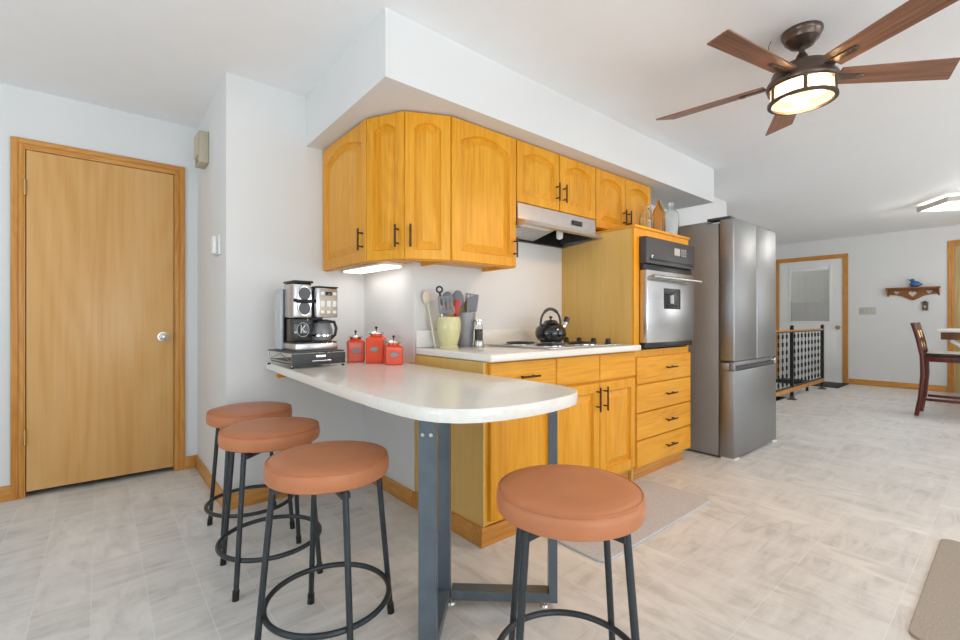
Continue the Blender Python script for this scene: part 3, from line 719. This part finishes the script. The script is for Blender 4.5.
MB().prism(oval(-.066, .258, .046, .082), .100, .108, .003, M=XR90).build('brewer_face', M_chrome, sv)
MB().prism(oval(-.066, .296, .036, .034), .1082, .1105, .001, M=XR90).build('brewer_window', M_blkg, sv)
MB().prism(oval(-.066, .220, .034, .034), .1082, .1105, .001, M=XR90).build('brewer_window', M_blkg, sv)
MB().tube([(-.124, -.100, .262), (-.112, -.124, .256), (-.024, -.124, .256), (-.012, -.100, .262)], .009, 10).build('lever', M_blk, sv)
MB().box(-.124, -.014, -.094, .0475, .0445, .166, .006).build('cup_bay', M_blkg, cm)
k = MB(); add_mesh(k, curve_mesh('text', 'K', .02), Matrix.Translation((-.068, -.0948, .108)) @ XR90 @ Matrix.Scale(.062, 4))
ringk = [(.036 * math.cos(2 * PI * i / 40) - .069, -.0950, .108 + .036 * math.sin(2 * PI * i / 40)) for i in range(40)]
k.tube(ringk, .0014, 6, True)
k.build('letter_badge', mat('badge_grey', (.62, .64, .66), .4, noise=.03), cm)

# ------------------------------------------------------------------ red canisters
def canister(loc, rz, w, h, label):
    r = thing('canister', label, 'canister', loc, rz, 'red enamel canisters on the peninsula'); b = w / 2
    m = MB(); t = bmesh.new(); lo = []
    def sq(a, z, c): return [t.verts.new((x, y, z)) for x, y in ((-a + c, -a), (a - c, -a), (a, -a + c), (a, a - c), (a - c, a), (-a + c, a), (-a, a - c), (-a, -a + c))]
    for a, z, c in ((b - .004, 0, .004), (b, .004, .005), (b, h * .90, .005), (b - .004, h * .95, .008), (b * .74, h, .02)): lo.append(sq(a, z, c))
    for p, q in zip(lo, lo[1:]):
        for i in range(8): t.faces.new((p[i], p[(i + 1) % 8], q[(i + 1) % 8], q[i]))
    t.faces.new(lo[0][::-1]); t.faces.new(lo[-1]); bmesh.ops.recalc_face_normals(t, faces=t.faces[:])
    bmesh.ops.bevel(t, geom=t.edges[:], offset=.0015, segments=1, affect='EDGES'); m._merge(t)
    m.lathe([(b * .66, h - .002), (b * .66, h + .012)], seg=28)
    m.build('body', M_red, r)
    l = MB().lathe([(b * .64, h + .012), (b * .84, h + .0125), (b * .85, h + .018), (b * .6, h + .024), (b * .2, h + .032), (0, h + .033)], seg=28).build('lid', M_nickel, r)
    MB().cyl((0, 0, h + .032), (0, 0, h + .042), .0035, seg=8).sph((0, 0, h + .047), .0075, seg=14).build('lid_knob', M_black, l)
    pl = [(.024 * math.cos(2 * PI * i / 28), h * .52 + .013 * math.sin(2 * PI * i / 28)) for i in range(28)]
    MB().prism(pl, b + .0003, b + .003, .001, M=Matrix.Rotation(PI / 2, 4, 'X')).build('plaque', M_grey, r)
    return r
canister((1.143, 2.492, .8125), math.radians(-20), .097, .128, 'medium red canister, leftmost of the three, next to the coffee maker')
canister((1.203, 2.352, .8125), math.radians(-38), .100, .152, 'tallest red canister standing in the middle of the three')
canister((1.236, 2.212, .8125), math.radians(-24), .092, .105, 'shortest red canister, rightmost of the three, nearest the cooktop counter')

# ------------------------------------------------------------------ utensil crocks
c1 = thing('utensil_crock', 'pale yellow glazed crock crammed with cooking utensils', 'crock', (1.505, 2.065, CT))
MB().lathe([(0, 0), (.052, 0), (.053, .008), (.047, .016), (.056, .05), (.066, .10), (.068, .14), (.063, .172), (.060, .176), (.057, .172), (.062, .14), (.060, .10), (.050, .05), (.04, .02), (0, .018)], seg=40).build('body', M_cry, c1)
c2 = thing('utensil_crock', 'tall slate grey crock of utensils behind the pepper grinder', 'crock', (1.648, 2.105, CT))
MB().lathe([(0, 0), (.048, 0), (.050, .006), (.054, .08), (.062, .16), (.066, .200), (.063, .202), (.060, .198), (.055, .16), (.048, .08), (.044, .015), (0, .014)], seg=40).build('body', M_crg, c2)
def utensil(name, label, base, tip, kind, hm, bm_, group, twist=8):
    r = thing(name, label, 'utensil', base, 0, group); d = Vector(tip) - Vector(base); L = d.length
    zx = d.normalized(); xx = Vector((.81, -.59, 0)); xx = (xx - zx * xx.dot(zx)).normalized(); yy = zx.cross(xx)
    RT = Matrix(((xx.x, yy.x, zx.x, 0), (xx.y, yy.y, zx.y, 0), (xx.z, yy.z, zx.z, 0), (0, 0, 0, 1))) @ Matrix.Rotation(math.radians(twist), 4, 'Z')
    hl = L * .68
    MB().tube([(0, 0, 0), (0, 0, hl * .5), (0, 0, hl + .004)], .005, 10, M=RT, radii=[.0065, .006, .0045]).build('handle', hm, r)
    m = MB()
    if kind == 'turner':
        for k in range(4): m.box(-.040 + k * .0225, -.0275 + k * .0225, -.002, .002, hl, L, .001, 1, M=RT)
        m.box(-.040, .040, -.0022, .0022, hl - .008, hl + .012, .001, 1, M=RT).box(-.040, .040, -.0022, .0022, L - .01, L, .001, 1, M=RT)
    elif kind == 'spoon': m.sph((0, 0, (hl + L) / 2), .036, .009, (L - hl) / 2 * 1.15, M=RT)
    elif kind == 'spatula': m.prism([(-.026, hl - .012), (.026, hl - .012), (.036, L - .016), (.026, L), (-.033, L - .026)], -.004, .004, .002, M=RT @ Matrix.Rotation(PI / 2, 4, 'X'))
    elif kind == 'ring':
        m.tube([(.016 * math.cos(2 * PI * i / 24), 0, L - .016 + .016 * math.sin(2 * PI * i / 24)) for i in range(24)], .005, 8, True, M=RT).tube([(0, 0, hl), (0, 0, L - .030)], .006, 8, M=RT)
    elif kind == 'whisk':
        for k in range(5):
            a = PI * k / 5
            m.tube([(math.cos(a) * .026 * math.sin(PI * i / 16) * (.6 + .4 * i / 16), math.sin(a) * .026 * math.sin(PI * i / 16) * (.6 + .4 * i / 16), hl + (L - hl) * i / 16) for i in range(17)], .0012, 5, M=RT)
            m.tube([(-math.cos(a) * .026 * math.sin(PI * i / 16) * (.6 + .4 * i / 16), -math.sin(a) * .026 * math.sin(PI * i / 16) * (.6 + .4 * i / 16), hl + (L - hl) * i / 16) for i in range(17)], .0012, 5, M=RT)
    elif kind == 'brush': m.box(-.017, .017, -.006, .006, hl - .004, L, .003, M=RT)
    m.build('head', bm_, r); return r
gy, gg = 'utensils in the yellow crock', 'utensils in the grey crock'
def U(nm, lab, crock, dx0, dy0, dx1, dy1, z, kind, a, b, g):
    c = c1 if crock == 1 else c2; x, y = c.location.x, c.location.y
    utensil(nm, lab, (x + dx0, y + dy0, CT + .022), (x + dx1, y + dy1, CT + z), kind, a, b, g)
U('slotted_turner', 'grey slotted turner at the front left of the yellow crock', 1, -.010, -.018, -.052, -.034, .290, 'turner', M_sil, M_sil, gy)
U('ring_handled_tongs', 'steel utensil with a ring end rising highest at the left of the yellow crock', 1, -.02, .012, -.050, .025, .345, 'ring', M_ss, M_blk, gy)
U('solid_spoon', 'grey solid spoon at the back of the yellow crock', 1, .004, .02, .030, .055, .315, 'spoon', M_sil, M_sil, gy)
U('wooden_spoon', 'brown wooden spoon behind the slotted turner in the yellow crock', 1, .0, -.002, -.006, -.004, .25, 'spoon', M_uwood, M_uwood, gy)
U('basting_brush', 'red silicone basting brush leaning right in the yellow crock', 1, .022, -.012, .046, -.018, .270, 'brush', M_redp, M_redp, gy)
U('spatula', 'grey spatula with a slanted blade in the grey crock', 2, -.005, -.022, .030, -.042, .310, 'spatula', M_sil, M_sil, gg)
U('spatula', 'olive green spatula in the middle of the grey crock', 2, .0, .012, .000, .024, .270, 'spatula', M_olive, M_olive, gg)
U('turner', 'pale grey turner leaning out to the right of the grey crock', 2, .016, .006, .062, .004, .315, 'turner', M_cream, M_grey, gg)
U('serving_spoon', 'grey ladle-shaped spoon leaning left in the grey crock', 2, -.02, .01, -.045, .012, .325, 'spoon', M_sil, M_sil, gg)
# pale spoon rest upright between wall and crock
sp = thing('spoon', 'long cream spoon leaning on the wall left of the yellow crock', 'utensil', (1.450, 2.118, CT))
MB().tube([(0, 0, .002), (-.012, .022, .13), (-.022, .045, .25)], .006, 10).build('handle', M_cream, sp)
MB().sph((-.026, .056, .288), .024, .008, .040).build('head', M_cream, sp)
# pepper grinder
pg = thing('pepper_grinder', 'clear and steel pepper grinder right of the grey crock', 'grinder', (1.678, 2.012, CT))
MB().lathe([(0, 0), (.027, 0), (.028, .004), (.028, .036), (.025, .040), (0, .040)], seg=28).build('base', M_ss, pg)
MB().lathe([(0, .0402), (.022, .0402), (.022, .105), (0, .105)], seg=28).build('peppercorns', mat('peppercorns', (.10, .07, .055), .7, noise=.7, nscale=160), pg)
MB().lathe([(.0235, .0405), (.0235, .130), (.020, .132), (0, .132)], seg=28).build('jar', M_glass, pg)
MB().lathe([(0, .1325), (.018, .1325), (.018, .148), (.027, .152), (.027, .160), (0, .162)], seg=28).build('cap', M_chrome, pg)

# ------------------------------------------------------------------ bottles on the oven cabinet
BZ = TH + .0122
bg_ = 'glass bottles on top of the oven cabinet'
def bottle(name, label, x, y, prof, m):
    r = thing(name, label, 'bottle', (x, y, BZ), 0, bg_)
    inner = [(max(r_ - .004, 0), z + (.004 if i == 0 else 0)) for i, (r_, z) in enumerate(prof)][::-1]
    MB().lathe([(0, 0)] + prof + inner[:-1] + [(inner[-1][0], .005), (0, .005)], seg=36).build('body', m, r); return r
j = bottle('glass_jug', 'short clear glass jug, left of the amber bottle on the oven cabinet', 2.985, 1.71, [(.044, 0), (.05, .01), (.05, .11), (.045, .13), (.03, .155), (.027, .19), (.03, .198)], M_glass)
MB().tube([(.029, 0, .185), (.058, 0, .180), (.064, 0, .150), (.050, 0, .118)], .006, 10).build('handle', M_glass, j)
bottle('amber_bottle', 'amber glass bottle with a tapering neck, between two clear bottles', 3.135, 1.70, [(.040, 0), (.046, .01), (.046, .155), (.038, .19), (.018, .225), (.014, .255), (.016, .262)], M_amber)
q = bottle('glass_bottle', 'tall clear glass bottle with stopper, nearest the refrigerator', 3.318, 1.70, [(.05, 0), (.056, .01), (.056, .18), (.048, .205), (.022, .225), (.018, .245), (.020, .250)], M_glass)
MB().lathe([(0, .2515), (.021, .2515), (.021, .262), (.015, .28), (0, .286)], seg=24).build('stopper', M_glass, q)

# ------------------------------------------------------------------ floor mats
def rr(x0, x1, y0, y1, r, n=8):
    p = []
    for cx, cy, a0 in ((x1 - r, y1 - r, 0), (x0 + r, y1 - r, PI / 2), (x0 + r, y0 + r, PI), (x1 - r, y0 + r, 1.5 * PI)):
        p += [(cx + r * math.cos(a0 + PI / 2 * i / n), cy + r * math.sin(a0 + PI / 2 * i / n)) for i in range(n + 1)]
    return p
tag(MB().prism(rr(1.66, 2.74, 1.15, 1.575, .05), 0.0005, .012, .004, 2).build('kitchen_mat', M_mat1), 'grey cushioned mat on the floor in front of the cooktop cabinet', 'floor mat')
tag(MB().prism(rr(2.06, 3.10, -.45, .243, .04), 0.0005, .012, .004, 2).build('kitchen_mat', M_mat2), 'beige woven mat on the floor at the right edge of the picture', 'floor mat')

# ------------------------------------------------------------------ wall things on the left
ch = thing('door_chime', 'aged beige door chime box high on the wall corner beside the wooden door', 'door chime', (.5355, 3.42, 2.06))
MB().box(-.055, -.001, -.08, .08, .0, .20, .004).build('housing', M_beigep, ch)
MB().box(-.063, -.0555, -.066, .066, .045, .19, .003).build('cover', mat('beige_cover', (.56, .49, .36), .5, noise=.04), ch)
MB().box(-.0565, -.0552, -.03, .03, .012, .03).build('vent', M_blk, ch)
th_ = thing('thermostat', 'white thermostat on the narrow wall left of the peninsula', 'thermostat', (.5355, 3.02, 1.435))
MB().box(-.012, -.0005, -.06, .08, 0, .115, .003).build('wall_plate', M_white, th_)
MB().box(-.036, -.0125, -.02, .075, .005, .11, .010, 3).build('body', M_white, th_)

# ------------------------------------------------------------------ far wall details
sl = thing('switch_plate', 'ivory four-gang light switch plate between the white door and the wooden shelf', 'switch', (XF, 1.585, 1.20))
MB().box(-.006, -.0005, -.105, .105, -.058, .058, .003).build('plate', mat('ivory_plate', (.55, .53, .47), .4, noise=.03), sl)
for k in range(4): MB().box(-.014, -.0065, -.078 + k * .05, -.066 + k * .05, -.012, .012, .002).build('toggle', M_cream, sl)
sh = thing('heart_shelf', 'brown wooden wall shelf with three heart cutouts on the far wall', 'shelf', (XF, 1.05, 1.53))
MB().box(-.13, -.0005, -.30, .30, 0, .02, .004).build('shelf_board', M_shelfw, sh)
def heart(cx, cz, s):
    return [(cx + s * (16 * math.sin(a) ** 3) / 17, cz + s * (13 * math.cos(a) - 5 * math.cos(2 * a) - 2 * math.cos(3 * a) - math.cos(4 * a)) / 17) for a in [2 * PI * i / 40 for i in range(40)]]
out = [(-.275, -.001), (-.275, -.085), (-.22, -.085), (-.12, -.11), (-.03, -.165), (0, -.175), (.03, -.165), (.12, -.11), (.22, -.085), (.275, -.085), (.275, -.001)]
bb = MB(); add_mesh(bb, curve_mesh('curve', [out, heart(0, -.075, .05), heart(-.18, -.05, .034), heart(.18, -.05, .034)], .016), Matrix.Translation((-.010, 0, 0)) @ Matrix(((0, 0, 1, 0), (1, 0, 0, 0), (0, 1, 0, 0), (0, 0, 0, 1))))
bb.build('back_board', M_shelfw, sh)
for sy in (-.29, .276): MB().prism([(-.10, -.001), (-.10, -.03), (-.03, -.10), (-.0005, -.11), (-.0005, -.001)], sy, sy + .014, M=Matrix(((1, 0, 0, 0), (0, 0, 1, 0), (0, 1, 0, 0), (0, 0, 0, 1)))).build('bracket', M_shelfw, sh)
bd = thing('bird_figurine', 'blue glazed bird figurine sitting on the heart shelf', 'figurine', (XF - .065, 1.02, 1.551))
MB().sph((0, 0, .046), .045, .062, .050).sph((0, -.045, .042), .022, .04, .020).build('body', M_blue, bd)
MB().sph((0, .030, .105), .027, .029, .027).cyl((0, .05, .108), (0, .088, .122), .009, .001, seg=10).build('head', M_blue, bd)
om = thing('wall_ornament', 'small dark weathered lantern-shaped ornament hung below the heart shelf', 'ornament', (XF, .915, 1.27))
MB().box(-.035, -.0005, -.032, .032, -.07, .04, .004).build('body', mat('weathered_wood', (.16, .13, .10), .7, noise=.4, nscale=30), om)
MB().prism([(-.045, .04), (.045, .04), (.0, .075)], .0005, .045, M=Matrix(((0, 0, -1, 0), (1, 0, 0, 0), (0, 1, 0, 0), (0, 0, 0, 1)))).build('roof', M_dgrey, om)
MB().sph((-.036, 0, -.015), .003, .014, .018).build('face', M_beigep, om)

# ------------------------------------------------------------------ stair railing
rl = thing('stair_railing', 'black metal stair railing with beaded balusters and wooden rails, right of the refrigerator', 'railing', (0, 1.945, 0))
MB().box(5.79, 8.45, -.03, .03, .905, .925, .006).build('top_rail', M_trimx, rl)
MB().box(5.79, 8.45, -.03, .03, .115, .165, .006).build('bottom_rail', M_trimx, rl)
MB().box(5.79, 8.45, -.014, .014, .165, .178).box(5.79, 8.45, -.014, .014, .890, .9045).build('channel', M_black, rl)
for px in (8.47, 7.03, 5.77):
    po = MB().box(px - .019, px + .019, -.019 - .05 * 0, .019, .0, .955, .003).build('post', M_black, rl)
    MB().sph((px, 0, .968), .024, .024, .018).build('post_cap', M_black, po)
    MB().box(px - .05, px + .05, -.05, .05, 0, .012, .003).lathe([(.04, .012), (.028, .03), (.022, .05)], (px, 0, 0), 20).build('post_base', M_fan, po)
for i in range(22):
    bx = 5.09 + i * .158
    if bx < 5.8 or min(abs(bx - 7.03), abs(bx - 5.77), abs(bx - 8.47)) < .05: continue
    pr = []; n = 7; H = .712; z0 = .178
    for k in range(n):
        a = z0 + H * k / n; hh = H / n
        pr += [(.004, a), (.004, a + hh * .2), (.0115, a + hh * .28), (.0115, a + hh * .72), (.004, a + hh * .8)]
    pr.append((.004, z0 + H)); MB().lathe(pr, (bx, 0, 0), 10).build('baluster', M_black, rl)
r2 = thing('stair_guard', 'low black metal guard across the far end of the stair opening, behind the railing', 'railing', (8.04, 0, 0))
MB().box(0, .03, 2.02, 2.93, .10, .14).box(0, .03, 2.02, 2.05, 0, .10).box(0, .03, 2.90, 2.93, 0, .10).build('guard_bar', M_black, r2)
tag(MB().box(8.72, 9.44, 1.80, 2.75, .0005, .012, .004).build('door_mat', mat('charcoal_mat', (.05, .052, .055), .9, noise=.2, nscale=90)), 'charcoal door mat lying in front of the white door', 'door mat')

# ------------------------------------------------------------------ dining chair and table
chx, chy = 7.09, .50
dc = thing('dining_chair', 'dark cherry counter-height dining chair with a beige seat cushion at the right edge', 'chair', (chx, chy, 0))
hw = .19
for sx in (-1, 1):
    MB().tube([(sx * hw, .235, .0), (sx * hw, .205, .20), (sx * hw, .185, .45), (sx * hw, .19, .66), (sx * hw, .225, .86), (sx * hw, .265, 1.025)], .02, 8, sq=1.0).build('back_leg', M_cherry, dc)
    MB().box(sx * hw - .02, sx * hw + .02, -.235, -.195, 0, .60, .004).build('front_leg', M_cherry, dc)
    MB().box(sx * hw - .010, sx * hw + .010, -.19, .18, .175, .205, .003).build('stretcher', M_cherry, dc)
MB().box(-hw + .02, hw - .02, -.225, -.205, .26, .29, .003).build('stretcher', M_cherry, dc)
MB().box(-hw - .02, hw + .02, -.24, .165, .602, .66, .006).build('seat_frame', M_cherry, dc)
sc_ = MB().box(-hw - .02, hw + .02, -.25, .16, .662, .705, .016, 3).build('seat_cushion', M_cush, dc)
MB().box(-hw - .022, hw + .022, -.252, .162, .6605, .694, .006).build('cushion_band', M_blk, sc_)
for z0, z1, y in ((.93, 1.02, .245), (.80, .86, .21), (.72, .755, .195)):
    MB().box(-hw + .018, hw - .018, y - .008, y + .012, z0, z1, .005).build('back_slat', M_cherry, dc)
for k in (-.09, 0, .09): MB().tube([(k, .197, .75), (k, .215, .84), (k, .238, .94)], .012, 8).build('back_splat', M_brass if k else M_cherry, dc)
dt = thing('dining_table', 'counter-height dining table with white top and brown apron, beyond the cherry chair', 'table', (8.05, -.10, 0))
MB().box(-.70, .70, -.72, .72, .915, .945, .006).build('top', M_white, dt)
MB().box(-.66, .66, -.685, .685, .83, .9145, .004).build('apron', wood('table_brown', (.10, .04, .02), (.17, .075, .035), (.24, .12, .06), axis='x'), dt)
pd = MB().lathe([(.24, 0), (.24, .03), (.20, .05), (.09, .08), (.075, .30), (.06, .55), (.085, .70), (.11, .829)], (0, 0, 0), 28).build('pedestal', M_white, dt)
for sx in (-1, 1):
    for sy in (-1, 1): MB().tube([(sx * .60, sy * .62, .828), (sx * .40, sy * .42, .66), (sx * .05, sy * .05, .42)], .022, 10).build('brace', M_white, dt)

# ------------------------------------------------------------------ ceiling lamp in the dining area
cl = thing('ceiling_light', 'flat square ceiling light glowing over the dining area', 'ceiling light', (7.465, .44, CH), math.radians(34))
MB().box(-.24, .24, -.24, .24, -.075, -.055, .004).build('diffuser', M_ceill, cl)
fr = MB()
for a, b, c_, d_ in ((-.26, .26, -.26, -.241), (-.26, .26, .241, .26), (-.26, -.241, -.241, .241), (.241, .26, -.241, .241)): fr.box(a, b, c_, d_, -.08, -.02, .002)
fr.build('frame', mat('pale_lamp_frame', (.62, .58, .50), .4, noise=.05), cl)
MB().box(-.12, .12, -.12, .12, -.03, -.001).build('mount_plate', M_white, cl)
MB().cyl((0, 0, -.0755), (0, 0, -.088), .012, .006, seg=12).build('finial', M_nickel, cl)
pl = bpy.data.lights.new('dining_lamp', 'POINT'); pl.energy = 20; pl.color = (1, .96, .90); pl.shadow_soft_size = .12
plo = bpy.data.objects.new('dining_lamp', pl); plo.location = (7.465, .44, CH - .13); COL.objects.link(plo)

# ------------------------------------------------------------------ ceiling fan
fn = thing('ceiling_fan', 'five-blade bronze and walnut ceiling fan with a lit glass drum lamp', 'ceiling fan', (2.563, .668, CH))
MB().lathe([(0, -.0005), (.083, -.0005), (.084, -.012), (.080, -.022), (.078, -.024), (.070, -.045), (.066, -.047), (.050, -.068), (.032, -.074), (0, -.074)], seg=44).build('canopy', M_fan, fn)
MB().cyl((0, 0, -.06), (0, 0, -.16), .0125, seg=16).lathe([(.016, -.105), (.024, -.12), (.03, -.14), (.055, -.158), (.06, -.162)], seg=28).build('downrod', M_fan, fn)
MB().lathe([(0, -.155), (.055, -.156), (.085, -.162), (.115, -.178), (.125, -.20), (.126, -.215), (.142, -.235), (.146, -.252), (.142, -.262), (0, -.262)], seg=52).build('motor_housing', M_fan, fn)
lm = MB().lathe([(.131, -.2625), (.140, -.2625), (.140, -.272), (.131, -.272)], seg=52).build('lamp_frame', M_fan, fn)
fr = MB(); fr.lathe([(.130, -.326), (.140, -.326), (.140, -.337), (.124, -.339), (.124, -.331), (.130, -.326)], seg=52)
for k in range(6):
    a = 2 * PI * k / 6 + .35; fr.box(.134, .142, -.008, .008, -.330, -.270, .002, 1, M=Matrix.Rotation(a, 4, 'Z'))
fr.build('lamp_cage', M_fan, lm)
MB().lathe([(.128, -.273), (.129, -.321), (.120, -.330), (.06, -.335), (0, -.336), (0, -.332), (.06, -.331), (.117, -.326), (.125, -.319), (.124, -.273)], seg=52).build('glass_drum', M_lampgl, lm)
for k in range(3):
    a = 2 * PI * k / 3 + .3
    MB().sph((.065 * math.cos(a), .065 * math.sin(a), -.300), .026, .026, .026, seg=16).build('bulb', M_bulb, lm)
    lp = bpy.data.lights.new('fan_bulb_glow', 'SPOT'); lp.spot_size = math.radians(166); lp.spot_blend = .35; lp.energy = 8.5; lp.color = (1, .60, .28); lp.shadow_soft_size = .03
    lo = bpy.data.objects.new('fan_bulb_glow', lp); lo.location = (2.563 + .1 * math.cos(a), .668 + .1 * math.sin(a), CH - .37); COL.objects.link(lo)
# blades: laid along +x, pitched, then turned
for deg in (169, 97, 25, -47, -119):
    Rz = Matrix.Rotation(math.radians(deg), 4, 'Z'); Pt = Matrix.Translation((0, 0, -.222)) @ Matrix.Rotation(math.radians(-13), 4, 'X')
    b = MB(); b.prism([(.150, -.052), (.62, -.068), (.675, .060), (.67, .066), (.150, .052)], -.004, .004, .0015, 1)
    bl = b.build('blade', M_blade, fn)
    bl.matrix_local = Rz @ Pt
    i = MB().prism([(.10, -.022), (.19, -.018), (.265, -.012), (.27, 0), (.265, .012), (.19, .018), (.10, .022)], -.0095, -.0045, .001, 1).cyl((.25, 0, -.0095), (.25, 0, -.014), .016, .012, seg=16)
    i.build('blade_iron', M_fan, bl)
MB().tube([(.055, .10, -.16), (-.02, .14, -.10), (-.03, .13, -.02), (-.03, .12, -.003)], .0015, 6).build('wire', M_blk, fn)
